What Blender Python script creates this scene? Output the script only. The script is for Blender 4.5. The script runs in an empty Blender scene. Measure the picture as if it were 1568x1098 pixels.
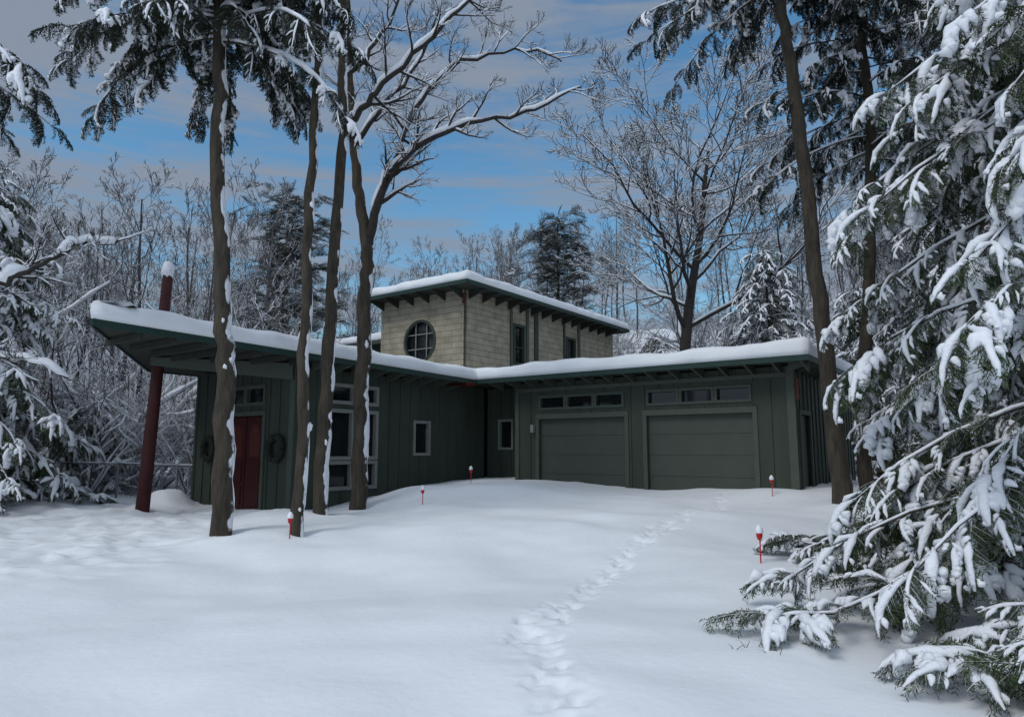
import bpy, math, random
import numpy as np
from mathutils import Vector, noise as mnoise

random.seed(7)
scene = bpy.context.scene
EYE = 1.7

# ------------------------------------------------------------------ helpers
def link(o, parent=None):
    scene.collection.objects.link(o)
    if parent is not None:
        o.parent = parent
    return o

def empty(name, loc=(0, 0, 0), rz=0.0):
    e = bpy.data.objects.new(name, None)
    e.location = loc
    e.rotation_euler = (0, 0, rz)
    e.empty_display_size = 0.3
    return link(e)

def newmat(name, c, rough=.8, var=.25, scale=8, bump=0.0, bscale=20, stretch=(1, 1, 1), snow=None, spec=.3, metal=0):
    m = bpy.data.materials.new(name)
    m.use_nodes = True
    nt = m.node_tree
    N, Lk = nt.nodes, nt.links
    b = N["Principled BSDF"]
    b.inputs["Roughness"].default_value = rough
    b.inputs["Metallic"].default_value = metal
    b.inputs["Specular IOR Level"].default_value = spec
    tc = N.new("ShaderNodeTexCoord")
    mp = N.new("ShaderNodeMapping")
    mp.inputs["Scale"].default_value = stretch
    Lk.new(tc.outputs["Object"], mp.inputs["Vector"])
    nz = N.new("ShaderNodeTexNoise")
    nz.inputs["Scale"].default_value = scale
    nz.inputs["Detail"].default_value = 5
    nz.inputs["Roughness"].default_value = .65
    Lk.new(mp.outputs[0], nz.inputs["Vector"])
    mr = N.new("ShaderNodeMapRange")
    mr.inputs[1].default_value = .3
    mr.inputs[2].default_value = .7
    Lk.new(nz.outputs["Fac"], mr.inputs[0])
    mx = N.new("ShaderNodeMix")
    mx.data_type = 'RGBA'
    mx.inputs[6].default_value = (*[v * (1 - var) for v in c], 1)
    mx.inputs[7].default_value = (*[min(1, v * (1 + var)) for v in c], 1)
    Lk.new(mr.outputs[0], mx.inputs[0])
    col = mx.outputs[2]
    if snow:
        dx, dy, dz, lo, hi, ns, amt = snow
        g = N.new("ShaderNodeNewGeometry")
        dt = N.new("ShaderNodeVectorMath")
        dt.operation = 'DOT_PRODUCT'
        dt.inputs[1].default_value = (dx, dy, dz)
        Lk.new(g.outputs["Normal"], dt.inputs[0])
        n2 = N.new("ShaderNodeTexNoise")
        n2.inputs["Scale"].default_value = ns
        n2.inputs["Detail"].default_value = 3
        Lk.new(tc.outputs["Object"], n2.inputs["Vector"])
        ma = N.new("ShaderNodeMath")
        ma.operation = 'MULTIPLY_ADD'
        ma.inputs[1].default_value = amt
        Lk.new(n2.outputs["Fac"], ma.inputs[0])
        Lk.new(dt.outputs["Value"], ma.inputs[2])
        m2 = N.new("ShaderNodeMapRange")
        m2.inputs[1].default_value = lo + amt * .5
        m2.inputs[2].default_value = hi + amt * .5
        Lk.new(ma.outputs[0], m2.inputs[0])
        mx2 = N.new("ShaderNodeMix")
        mx2.data_type = 'RGBA'
        mx2.inputs[7].default_value = (.76, .78, .81, 1)
        Lk.new(m2.outputs[0], mx2.inputs[0])
        Lk.new(col, mx2.inputs[6])
        col = mx2.outputs[2]
    Lk.new(col, b.inputs["Base Color"])
    if bump > 0:
        nb = N.new("ShaderNodeTexNoise")
        nb.inputs["Scale"].default_value = bscale
        nb.inputs["Detail"].default_value = 6
        Lk.new(mp.outputs[0], nb.inputs["Vector"])
        bp = N.new("ShaderNodeBump")
        bp.inputs["Strength"].default_value = bump
        bp.inputs["Distance"].default_value = .03
        Lk.new(nb.outputs["Fac"], bp.inputs["Height"])
        Lk.new(bp.outputs[0], b.inputs["Normal"])
    return m

M_snow = newmat("snow", (.785, .81, .83), .65, .04, .6, bump=.25, bscale=12, spec=.2)
M_snow2 = newmat("snow_clump", (.77, .79, .82), .7, .05, 5, bump=.5, bscale=30, spec=.15)
M_bark = newmat("bark", (.048, .040, .029), .9, .55, 9, bump=1.0, bscale=22, stretch=(1, 1, .22),
                snow=(.9, -.15, .2, .88, .94, 2.2, 1.3))
M_bark_tw = newmat("bark_branch", (.034, .029, .026), .9, .35, 8, snow=(0, 0, 1, .45, .7, 6, .5))
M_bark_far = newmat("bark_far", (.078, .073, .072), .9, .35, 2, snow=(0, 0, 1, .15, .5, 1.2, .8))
M_bark_white = newmat("bark_understory", (.06, .05, .047), .9, .35, 2, snow=(0, 0, 1, -.1, .3, 2, .6))
M_needle = newmat("needles", (.046, .070, .030), .7, .5, 3, spec=.2)
M_needle_d = newmat("needles_dark", (.022, .031, .020), .8, .4, 3, spec=.15)
M_needle_p = newmat("needles_pine", (.045, .055, .045), .8, .4, 3, spec=.15)
M_wall = newmat("green_siding", (.038, .050, .037), .75, .18, 2.5, bump=.15, bscale=40, stretch=(1, 1, .2))
M_trim = newmat("green_trim", (.061, .075, .059), .7, .1, 4)
M_door = newmat("garage_door_paint", (.052, .063, .050), .6, .08, 3)
M_fascia = newmat("teal_fascia", (.014, .036, .028), .5, .15, 3)
M_soffit = newmat("soffit", (.030, .032, .026), .85, .2, 3)
M_red = newmat("red_door", (.040, .003, .003), .5, .3, 3, stretch=(4, 4, .5))
M_rust = newmat("copper", (.075, .014, .007), .6, .3, 8)
M_post = newmat("red_post", (.050, .011, .011), .7, .35, 5, bump=.4, stretch=(1, 1, .3))
M_frame = newmat("window_frame", (.19, .20, .18), .6, .1, 6)
M_glass = newmat("dark_glass", (.008, .010, .011), .06, .3, 1.2, spec=.45)
M_wreath = newmat("wreath", (.02, .025, .018), .9, .5, 20, bump=1, bscale=50)
M_metal = newmat("galvanised", (.22, .23, .24), .5, .1, 8, metal=.5)
M_reflect = newmat("marker_red", (.45, .012, .015), .35, .1, 8)
M_wood = newmat("firewood", (.16, .11, .075), .9, .4, 9, bump=.5)
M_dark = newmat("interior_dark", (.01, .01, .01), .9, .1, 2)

M_stone = bpy.data.materials.new("tan_block")
M_stone.use_nodes = True
def _stone():
    nt = M_stone.node_tree; N, L = nt.nodes, nt.links
    b = N["Principled BSDF"]; b.inputs["Roughness"].default_value = .9
    b.inputs["Specular IOR Level"].default_value = .15
    tc = N.new("ShaderNodeTexCoord"); sp = N.new("ShaderNodeSeparateXYZ"); L.new(tc.outputs["Object"], sp.inputs[0])
    ad = N.new("ShaderNodeMath"); ad.operation = 'ADD'; L.new(sp.outputs[0], ad.inputs[0]); L.new(sp.outputs[1], ad.inputs[1])
    cb = N.new("ShaderNodeCombineXYZ"); L.new(ad.outputs[0], cb.inputs[0]); L.new(sp.outputs[2], cb.inputs[1])
    br = N.new("ShaderNodeTexBrick")
    br.inputs["Scale"].default_value = 1
    br.inputs["Brick Width"].default_value = .75
    br.inputs["Row Height"].default_value = .205
    br.inputs["Mortar Size"].default_value = .010
    br.inputs["Mortar Smooth"].default_value = .3
    br.inputs["Color1"].default_value = (.33, .30, .225, 1)
    br.inputs["Color2"].default_value = (.285, .257, .19, 1)
    br.inputs["Mortar"].default_value = (.16, .14, .105, 1)
    br.offset = .43
    L.new(cb.outputs[0], br.inputs["Vector"])
    nz = N.new("ShaderNodeTexNoise"); nz.inputs["Scale"].default_value = 3; nz.inputs["Detail"].default_value = 7
    L.new(tc.outputs["Object"], nz.inputs["Vector"])
    mr = N.new("ShaderNodeMapRange"); mr.inputs[1].default_value = .3; mr.inputs[2].default_value = .7
    mr.inputs[3].default_value = .75; mr.inputs[4].default_value = 1.15
    L.new(nz.outputs["Fac"], mr.inputs[0])
    vm = N.new("ShaderNodeVectorMath"); vm.operation = 'SCALE'
    L.new(br.outputs["Color"], vm.inputs[0]); L.new(mr.outputs[0], vm.inputs["Scale"])
    L.new(vm.outputs[0], b.inputs["Base Color"])
    bp = N.new("ShaderNodeBump"); bp.inputs["Strength"].default_value = .6; bp.inputs["Distance"].default_value = .02
    bp.invert = True
    L.new(br.outputs["Fac"], bp.inputs["Height"]); L.new(bp.outputs[0], b.inputs["Normal"])
_stone()

class MB:
    def __init__(s):
        s.v = []; s.f = []; s.m = []
    def tube(s, pts, rads, k=6, mat=0, flat=1.0, cap=True, wob=0.0, rng=None):
        n = len(pts)
        d = pts[-1] - pts[0]
        a = [abs(d.x), abs(d.y), abs(d.z)]
        ref = [Vector((1, 0, 0)), Vector((0, 1, 0)), Vector((0, 0, 1))][a.index(min(a))]
        base = len(s.v)
        for i in range(n):
            t = (pts[min(i + 1, n - 1)] - pts[max(i - 1, 0)])
            if t.length < 1e-6: t = Vector((0, 0, 1))
            t.normalize()
            u = t.cross(ref)
            if u.length < 1e-4: u = t.orthogonal()
            u.normalize(); w = t.cross(u)
            for j in range(k):
                an = 2 * math.pi * j / k
                rr = rads[i]
                if wob: rr *= 1 + wob * (rng.random() - .5)
                o = (u * math.cos(an) + w * math.sin(an)) * rr
                o.z *= flat
                s.v.append(tuple(pts[i] + o))
        for i in range(n - 1):
            for j in range(k):
                a0 = base + i * k + j; a1 = base + i * k + (j + 1) % k
                s.f.append((a0, a1, a1 + k, a0 + k)); s.m.append(mat)
        if cap:
            s.f.append(tuple(base + (n - 1) * k + j for j in range(k))); s.m.append(mat)
            s.f.append(tuple(base + k - 1 - j for j in range(k))); s.m.append(mat)
    def box(s, x0, x1, y0, y1, z0, z1, mat=0):
        b = len(s.v)
        x0, x1 = min(x0, x1), max(x0, x1); y0, y1 = min(y0, y1), max(y0, y1)
        for z in (z0, z1):
            s.v += [(x0, y0, z), (x1, y0, z), (x1, y1, z), (x0, y1, z)]
        for q in ((0, 3, 2, 1), (4, 5, 6, 7), (0, 1, 5, 4), (1, 2, 6, 5), (2, 3, 7, 6), (3, 0, 4, 7)):
            s.f.append(tuple(b + i for i in q)); s.m.append(mat)
    def poly(s, pts, mat=0):
        b = len(s.v); s.v += [tuple(p) for p in pts]
        s.f.append(tuple(range(b, b + len(pts)))); s.m.append(mat)
    def prism(s, poly, zb, zt, mat=0):
        b = len(s.v); n = len(poly)
        for x, y in poly: s.v.append((x, y, zb(x, y)))
        for x, y in poly: s.v.append((x, y, zt(x, y)))
        s.f.append(tuple(b + n - 1 - i for i in range(n))); s.m.append(mat)
        s.f.append(tuple(b + n + i for i in range(n))); s.m.append(mat)
        for i in range(n):
            j = (i + 1) % n
            s.f.append((b + i, b + j, b + n + j, b + n + i)); s.m.append(mat)
    def lathe(s, c, prof, k=12, mat=0):
        b = len(s.v)
        for r, z in prof:
            for j in range(k):
                an = 2 * math.pi * j / k
                s.v.append((c[0] + r * math.cos(an), c[1] + r * math.sin(an), c[2] + z))
        for i in range(len(prof) - 1):
            for j in range(k):
                a0 = b + i * k + j; a1 = b + i * k + (j + 1) % k
                s.f.append((a0, a1, a1 + k, a0 + k)); s.m.append(mat)
    def blob(s, c, r, sx=1, sy=1, sz=1, mat=0, seed=0, amp=.25, nu=10, nv=7):
        b = len(s.v)
        for i in range(nv + 1):
            th = math.pi * i / nv
            for j in range(nu):
                ph = 2 * math.pi * j / nu
                d = Vector((math.sin(th) * math.cos(ph), math.sin(th) * math.sin(ph), math.cos(th)))
                q = 1 + amp * mnoise.noise(d * 1.6 + Vector((seed * 3.1, seed * 1.7, 0)))
                s.v.append((c[0] + d.x * r * sx * q, c[1] + d.y * r * sy * q, c[2] + d.z * r * sz * q))
        for i in range(nv):
            for j in range(nu):
                a0 = b + i * nu + j; a1 = b + i * nu + (j + 1) % nu
                s.f.append((a0, a0 + nu, a1 + nu, a1)); s.m.append(mat)
    def mesh(s, name, mats, smooth=True):
        me = bpy.data.meshes.new(name)
        me.from_pydata(s.v, [], s.f)
        for m in mats: me.materials.append(m)
        me.polygons.foreach_set("material_index", s.m)
        me.polygons.foreach_set("use_smooth", [smooth] * len(s.f))
        me.update()
        return me
    def obj(s, name, mats, smooth=True, parent=None):
        return link(bpy.data.objects.new(name, s.mesh(name, mats, smooth)), parent)

# ------------------------------------------------------------------ terrain
YK = [-50, 0, 4, 6, 8, 10, 12, 14, 16, 18, 22, 30, 45, 70, 110, 300]
RK = [0, 0, .09, .14, .26, .40, .55, .67, .75, .78, .78, .9, 3, 8, 14, 20]
LK = [0, 0, .06, .10, .16, .24, .30, .33, .35, .36, .36, .6, 2.2, 5, 9, 16]
def sst(a, b, x):
    t = np.clip((x - a) / (b - a), 0, 1)
    return t * t * (3 - 2 * t)
def vnoise(x, y, seed=0):
    xi = np.floor(x); yi = np.floor(y); fx = x - xi; fy = y - yi
    fx = fx * fx * fx * (fx * (fx * 6 - 15) + 10); fy = fy * fy * fy * (fy * (fy * 6 - 15) + 10)
    def h(a, b):
        q = np.sin(a * 127.1 + b * 311.7 + seed * 74.7) * 43758.5453
        return q - np.floor(q)
    return (h(xi, yi) * (1 - fx) + h(xi + 1, yi) * fx) * (1 - fy) + (h(xi, yi + 1) * (1 - fx) + h(xi + 1, yi + 1) * fx) * fy
def hgt(x, y):
    x = np.asarray(x, float); y = np.asarray(y, float)
    r = 0; l = 0
    for o in (-1.5, -.75, 0, .75, 1.5):
        r = r + np.interp(y + o, YK, RK) / 5; l = l + np.interp(y + o, YK, LK) / 5
    b = sst(-5.2, -.6, x)
    z = l * (1 - b) + r * b
    z = z + 5.5 * sst(28, 52, y) * sst(-6, 14, x)
    z = z + .20 * np.exp(-(((x + 2.5) / 1.1) ** 2 + ((y - 16.6) / .9) ** 2))
    z = z + .42 * np.exp(-((((x + 8.5) / .55) ** 2 + ((y - 17.2) / .5) ** 2) ** 1.5))
    z = z + .10 * np.exp(-(((x - 5.5) / 1.8) ** 2 + ((y - 15.2) / .8) ** 2)) - .07 * np.exp(-(((x - 4.6) / .9) ** 2 + ((y - 15.8) / 2) ** 2))
    z = z + .16 * np.exp(-(((x + 4.2 + (y - 12) * .2) / .8) ** 2)) * np.clip((y - 9) / 3, 0, 1) * np.clip((17 - y) / 3, 0, 1)
    z = z + (vnoise(x * .35 + 5, y * .35) - .5) * .24 + (vnoise(x * .9 + .3 * y, y * .9, 2) - .5) * .10 + (vnoise(x * 2.1, y * 2.6, 6) - .5) * .024
    z = z + (vnoise(x * .1, y * .1, 5) - .5) * 1.6 * sst(28, 60, y)
    rough = np.clip((-x - 4.2) / 2, 0, 1) * np.clip((y - 7.5) / 2, 0, 1)
    z = z + rough * ((vnoise(x * 4, y * 4, 3) - .5) * .09 + (vnoise(x * 9, y * 9, 4) - .5) * .045)
    return z
def hz(x, y): return float(hgt(x, y))

def axis(segs):
    out = [segs[0][0]]
    for a, b, s0, s1 in segs:
        x = a
        L = b - a
        while x < b - 1e-6:
            t = (x - a) / L
            x += s0 * (s1 / s0) ** t
            out.append(min(x, b))
    return np.array(sorted(set(np.round(out, 4))))
xs = axis([(-260, -60, 20, 6), (-60, -12, 5, .2), (-12, -2, .15, .07), (-2, 6, .032, .04), (6, 14, .06, .4), (14, 60, .5, 5), (60, 260, 6, 20)])
ys = axis([(-40, 1, 5, .3), (1, 3.5, .1, .04), (3.5, 12, .028, .05), (12, 20, .055, .14), (20, 60, .3, 2), (60, 300, 3, 15)])
X, Y = np.meshgrid(xs, ys)
Z = hgt(X, Y)
path = [(.36, 3.9), (.32, 4.6), (.15, 5.9), (.49, 6.85), (.93, 8.0), (1.87, 10.0), (3.0, 12.1), (4.9, 15.8)]
rs = random.Random(5)
P = [np.array(p) for p in path]
WX = X + (vnoise(X * 9, Y * 9, 11) - .5) * .12 + (vnoise(X * 22, Y * 22, 12) - .5) * .05
WY = Y + (vnoise(X * 9, Y * 9, 13) - .5) * .12 + (vnoise(X * 22, Y * 22, 14) - .5) * .05
side = 1
dent = np.zeros_like(Z)
for i in range(len(P) - 1):
    d = P[i + 1] - P[i]; L = np.linalg.norm(d); t = d / L; nrm = np.array([-t[1], t[0]])
    n = max(1, int(L / .17))
    for j in range(n):
        c = P[i] + d * (j / n) + nrm * (side * .05 + rs.uniform(-.14, .14)) + t * rs.uniform(-.1, .1)
        side = -side
        an = math.atan2(t[1], t[0]) + rs.uniform(-.9, .9)
        dx = WX - c[0]; dy = WY - c[1]
        a = dx * math.cos(an) + dy * math.sin(an); bb = -dx * math.sin(an) + dy * math.cos(an)
        rl, rw = rs.uniform(.05, .13), rs.uniform(.035, .075)
        q = (a / rl) ** 2 + (bb / rw) ** 2
        dent = np.minimum(dent, -rs.uniform(.02, .065) * np.exp(-q * .8))
        dent = dent + .007 * np.exp(-((np.sqrt(q) - 1.9) / .5) ** 2)
Z = Z + dent
for i in range(len(P) - 1):
    d = P[i + 1] - P[i]; L2 = (d ** 2).sum()
    tt = np.clip(((X - P[i][0]) * d[0] + (Y - P[i][1]) * d[1]) / L2, 0, 1)
    dd = np.hypot(X - P[i][0] - tt * d[0], Y - P[i][1] - tt * d[1])
    Z = Z + np.exp(-(dd / .2) ** 2) * ((vnoise(X * 13, Y * 13, 8) - .5) * .03 + (vnoise(X * 27, Y * 27, 9) - .5) * .012 - .014)
trunk_bases = [(-4.63, 11.2), (-3.45, 11.2), (-3.83, 13.9), (-3.36, 15.3), (6.56, 13.8), (7.7, 15)]
for tx, ty in trunk_bases:
    d = np.hypot(X - tx - .15, Y - ty)
    Z = Z + .10 * np.exp(-(d / .55) ** 2) - .10 * np.exp(-(d / .26) ** 2)
ny, nx = X.shape
me = bpy.data.meshes.new("snow_ground")
co = np.stack([X, Y, Z], -1).reshape(-1, 3)
idx = np.arange(nx * ny).reshape(ny, nx)
q = np.stack([idx[:-1, :-1], idx[:-1, 1:], idx[1:, 1:], idx[1:, :-1]], -1).reshape(-1, 4)
me.vertices.add(len(co)); me.vertices.foreach_set("co", co.ravel())
me.loops.add(q.size); me.loops.foreach_set("vertex_index", q.ravel().astype(np.int32))
me.polygons.add(len(q)); me.polygons.foreach_set("loop_start", np.arange(0, q.size, 4, dtype=np.int32))
me.polygons.foreach_set("use_smooth", np.ones(len(q), bool))
me.update(); me.validate()
me.materials.append(M_snow)
link(bpy.data.objects.new("snow_ground", me))

# ------------------------------------------------------------------ house  (local x=u, local y=-v)
HO = Vector((-1.255, 21.27, 0))
house = empty("green_house", HO, math.atan2(-.587, .81))
def hb(mb, ax, const, a0, a1, d0, d1, z0, z1, mat=0):
    if ax == 'u': mb.box(a0, a1, -(const + d0), -(const + d1), z0, z1, mat)
    else: mb.box(const + d0, const + d1, -a0, -a1, z0, z1, mat)
def wall(mb, ax, const, a0, a1, z0, z1, ops=(), mat=0, sgn=1, battens=True, bm=0, step=.4):
    A = sorted({a0, a1, *[o[0] for o in ops], *[o[1] for o in ops]})
    Zs = sorted({z0, z1, *[o[2] for o in ops], *[o[3] for o in ops]})
    for i in range(len(A) - 1):
        for j in range(len(Zs) - 1):
            ca, cz = (A[i] + A[i + 1]) / 2, (Zs[j] + Zs[j + 1]) / 2
            if any(o[0] < ca < o[1] and o[2] < cz < o[3] for o in ops): continue
            hb(mb, ax, const, A[i], A[i + 1], -.16 * sgn, 0, Zs[j], Zs[j + 1], mat)
    if battens:
        a = a0 + .1
        while a < a1 - .04:
            segs = [(z0, z1)]
            for o in ops:
                if o[0] - .1 < a < o[1] + .06:
                    ns = []
                    for s in segs:
                        if o[3] + .1 <= s[0] or o[2] - .1 >= s[1]: ns.append(s); continue
                        if o[2] - .1 > s[0]: ns.append((s[0], o[2] - .1))
                        if o[3] + .1 < s[1]: ns.append((o[3] + .1, s[1]))
                    segs = ns
            for s in segs:
                if s[1] - s[0] > .05: hb(mb, ax, const, a, a + .05, .001 * sgn, .028 * sgn, s[0] + .003, s[1] - .003, bm)
            a += step
def window(mb, ax, const, o, fr=.06, mf=1, mg=2, mull=(), rows=()):
    a0, a1, z0, z1 = o
    hb(mb, ax, const, a0, a1, -.10, -.08, z0, z1, mg)
    hb(mb, ax, const, a0 - fr, a0 + .02, -.079, .036, z0 - fr, z1 + fr, mf)
    hb(mb, ax, const, a1 - .02, a1 + fr, -.079, .036, z0 - fr, z1 + fr, mf)
    hb(mb, ax, const, a0 + .02, a1 - .02, -.079, .034, z0 - fr, z0 + .02, mf)
    hb(mb, ax, const, a0 + .02, a1 - .02, -.079, .034, z1 - .02, z1 + fr, mf)
    for m in mull: hb(mb, ax, const, m - .02, m + .02, -.079, .0, z0 + .02, z1 - .02, mf)
    for r in rows: hb(mb, ax, const, a0 + .02, a1 - .02, -.079, -.005, r - .018, r + .018, mf)

EZ = 3.655
mats = [M_wall, M_trim, M_glass, M_door, M_red, M_frame, M_dark, M_rust, M_fascia, M_soffit]
g = MB()
D = [(2.52, 5.25), (5.88, 8.60)]
ops = []
for a, b in D:
    ops.append((a, b, 0, 2.60))
    w = (b - a) / 3
    for i in range(3): ops.append((a + i * w + .05, a + (i + 1) * w - .05, 2.90, 3.22))
wall(g, 'u', 0, 1.69, 9.55, 0, EZ, ops, 0, bm=0)
for o in ops:
    if o[3] > 3: window(g, 'u', 0, o, fr=.045, mf=1, mg=2)
for a, b in D:
    for i in range(5):
        hb(g, 'u', 0, a, b, -.14, -.10, i * .53, i * .53 + .523, 3)
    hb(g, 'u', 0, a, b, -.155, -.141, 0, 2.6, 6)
    hb(g, 'u', 0, a - .11, a, -.09, .032, 0, 2.60, 1)
    hb(g, 'u', 0, b, b + .11, -.09, .032, 0, 2.60, 1)
    hb(g, 'u', 0, a - .11, b + .11, -.09, .040, 2.60, 2.74, 1)
hb(g, 'u', 0, 9.40, 9.58, 0, .04, 0, EZ, 1)
hb(g, 'u', 0, 1.69, 1.82, 0, .04, 0, EZ, 1)
hb(g, 'u', 0, 1.83, 9.39, 0, .036, 3.40, 3.5, 1)
sd = (-1.35, -.45, 0, 2.55)
wall(g, 'v', 9.55, -7, -.0, 0, EZ, [sd], 0)
hb(g, 'v', 9.55, sd[0], sd[1], -.12, -.08, 0, 2.55, 3)
hb(g, 'v', 9.55, sd[0] - .1, sd[0], -.08, .035, 0, 2.65, 1)
hb(g, 'v', 9.55, sd[1], sd[1] + .1, -.08, .035, 0, 2.65, 1)
hb(g, 'v', 9.55, sd[0], sd[1], -.08, .036, 2.55, 2.65, 1)
g.box(1.69, 1.85, .165, .80, 0, EZ, 0)
ew = (.50, .98, 1.78, 2.62)
wall(g, 'u', -.80, .0, 1.69, 0, EZ, [ew], 0)
window(g, 'u', -.80, ew, fr=.05, mf=5, mg=2, rows=())
g.box(-4.2, 9.4, 7.0, 7.16, 0, EZ, 0)
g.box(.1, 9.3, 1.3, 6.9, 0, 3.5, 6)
g.box(2.30, 2.40, -.14, -.041, 2.22, 2.44, 5)
g.box(9.60, 9.66, -.05, .03, 2.85, 3.35, 7)
g.obj("garage_wing", mats, False, house)

w = MB()
sw = (1.95, 2.52, 1.62, 2.48)
big = []
for a, b in ((3.98, 4.68), (4.80, 5.52)):
    big += [(a, b, .80, 1.38), (a, b, 1.54, 2.66), (a, b, 2.92, 3.30)]
wall(w, 'v', 0, -.64, 6.55, 0, 3.68, [sw] + big, 0)
window(w, 'v', 0, sw, fr=.06, mf=5, mg=2)
for o in big: window(w, 'v', 0, o, fr=.07, mf=5, mg=2)
dop = (-2.69, -1.16, 0, 2.55)
tr = [(-2.69, -1.98, 2.86, 3.24), (-1.88, -1.16, 2.86, 3.24)]
wall(w, 'u', 6.55, -4.26, -.16, 0, 3.72, [dop] + tr, 0)
hb(w, 'u', 6.55, -.12, .03, 0, .04, 0, 3.7, 1)
for o in tr: window(w, 'u', 6.55, o, fr=.06, mf=1, mg=2)
for a, b in ((-2.66, -1.94), (-1.91, -1.19)):
    hb(w, 'u', 6.55, a, b, -.10, -.05, .2, 2.53, 4)
    c = (a + b) / 2
    arc = [(c - .22, 1.55), (c + .22, 1.55), (c + .22, 2.05)] + [(c + .22 * math.cos(t), 2.05 + .28 * math.sin(t)) for t in [math.pi * i / 8 for i in range(1, 8)]] + [(c - .22, 2.05)]
    w.poly([(x, -(6.55 - .045), z) for x, z in arc], 7)
    for zz in (.35, .95): hb(w, 'u', 6.55, c - .24, c + .24, -.05, -.035, zz, zz + .48, 4)
hb(w, 'u', 6.55, -2.80, -2.69, -.09, .04, 0, 2.66, 1)
hb(w, 'u', 6.55, -1.16, -1.05, -.09, .04, 0, 2.66, 1)
hb(w, 'u', 6.55, -2.69, -1.16, -.09, .042, 2.55, 2.66, 1)
w.box(-4.26, -4.10, -6.38, 7.0, 0, 3.7, 0)
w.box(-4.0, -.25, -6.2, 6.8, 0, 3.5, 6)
pa, pb = Vector((-2.17, -8.82, 0)), Vector((.02, -6.62, 0))
dd = (pb - pa).normalized(); nn = Vector((-dd.y, dd.x, 0)) * .09
b0 = len(w.v)
for p, z0, z1 in ((pa, 3.62, 3.80), (pb, 3.34, 3.72)):
    for s_ in (-1, 1):
        for z in (z0, z1): w.v.append((p.x + s_ * nn.x, p.y + s_ * nn.y, z))
for qd in ((0, 1, 3, 2), (4, 6, 7, 5), (0, 4, 5, 1), (2, 3, 7, 6), (1, 5, 7, 3), (0, 2, 6, 4)):
    w.f.append(tuple(b0 + i for i in qd)); w.m.append(1)
w.obj("entry_wing", mats, False, house)
for du in (-3.35, -.52):
    m = MB()
    pts = [Vector((du + .25 * math.cos(t), -6.66, 1.75 + .27 * math.sin(t))) for t in [2 * math.pi * i / 28 for i in range(29)]]
    m.tube(pts, [.075] * 29, 8, 0, wob=.5, rng=rs, cap=False)
    m.obj("door_wreath", [M_wreath], False, house)

# ---- roofs
def rz_low(x, y): return 3.79 + .018 * max(0, -y - .7) if x < .75 else 3.79
tip = (.7, -11.3)
low_poly = [(10.05, -.7), (10.05, 7.7), (-5.0, 7.7), (-5.0, -7.5), tip, (.7, -.7)]
r = MB()
gp = [(.7, -.7), (10.05, -.7), (10.05, 7.7), (.7, 7.7)]
zl = lambda x, y: 3.79 + .018 * max(0, -y - .7)
r.prism(gp, lambda x, y: 3.70, lambda x, y: 3.785, 9)
r.prism([(.7, 7.7), (-5.0, 7.7), (-5.0, -.7), (.7, -.7)], lambda x, y: zl(x, y) - .09, lambda x, y: zl(x, y) - .005, 9)
r.prism([(.7, -.7), (-5.0, -.7), (-5.0, -7.5), tip], lambda x, y: zl(x, y) - .09, lambda x, y: zl(x, y) - .005, 9)
def fascia(mb, p, q_, zf, t=.03, h0=-.13, h1=.0, mat=8):
    p = Vector((*p, 0)); q_ = Vector((*q_, 0)); d = (q_ - p).normalized(); n = Vector((d.y, -d.x, 0)) * t
    b0 = len(mb.v)
    for a in (p, q_):
        for s_ in (0, 1):
            for h in (h0, h1): mb.v.append((a.x + n.x * s_, a.y + n.y * s_, zf(a.x, a.y) + h))
    for qd in ((0, 1, 3, 2), (4, 6, 7, 5), (0, 4, 5, 1), (2, 3, 7, 6), (1, 5, 7, 3), (0, 2, 6, 4)):
        mb.f.append(tuple(b0 + i for i in qd)); mb.m.append(mat)
c379 = lambda x, y: 3.79
fascia(r, (.73, -.7), (10.08, -.7), c379)
fascia(r, (10.05, -.7), (10.05, 7.7), c379)
fascia(r, tip, (.7, -.7), zl)
fascia(r, (-5.0, -7.5), tip, zl)
fascia(r, (-5.0, 7.7), (-5.0, -7.5), zl)
def outlooker(mb, ax, const, a, ln, zt, deep=.22, shallow=.06, th=.05, mat=1):
    b0 = len(mb.v)
    for aa in (a, a + th):
        for d, z in ((0, zt - deep), (0, zt), (ln, zt), (ln, zt - shallow)):
            mb.v.append((aa, -(const + d), z) if ax == 'u' else (const + d, -aa, z))
    for qd in ((0, 1, 2, 3), (7, 6, 5, 4), (0, 4, 5, 1), (1, 5, 6, 2), (2, 6, 7, 3), (3, 7, 4, 0)):
        mb.f.append(tuple(b0 + i for i in qd)); mb.m.append(mat)
a = 1.2
while a < 9.9:
    outlooker(r, 'u', .0, a, .69, 3.698); a += .62
a = .3
while a > -7:
    outlooker(r, 'v', 9.55, a, .48, 3.698); a -= .62
a = 1.1
while a < 6.6:
    outlooker(r, 'v', .0, a, .69, 3.698 + .018 * (a - .7)); a += .62
while a < 10.9:
    z = 3.69 + .018 * (a - .7)
    r.box(-2.4 + (a - 7) * .55 - .2, .66, -a, -a - .06, z - .13, z, 9); a += .62
r.box(-.02, .74, -1.15, -.68, 3.60, 3.69, 7)
r.obj("lower_roof", mats, False, house)

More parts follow.
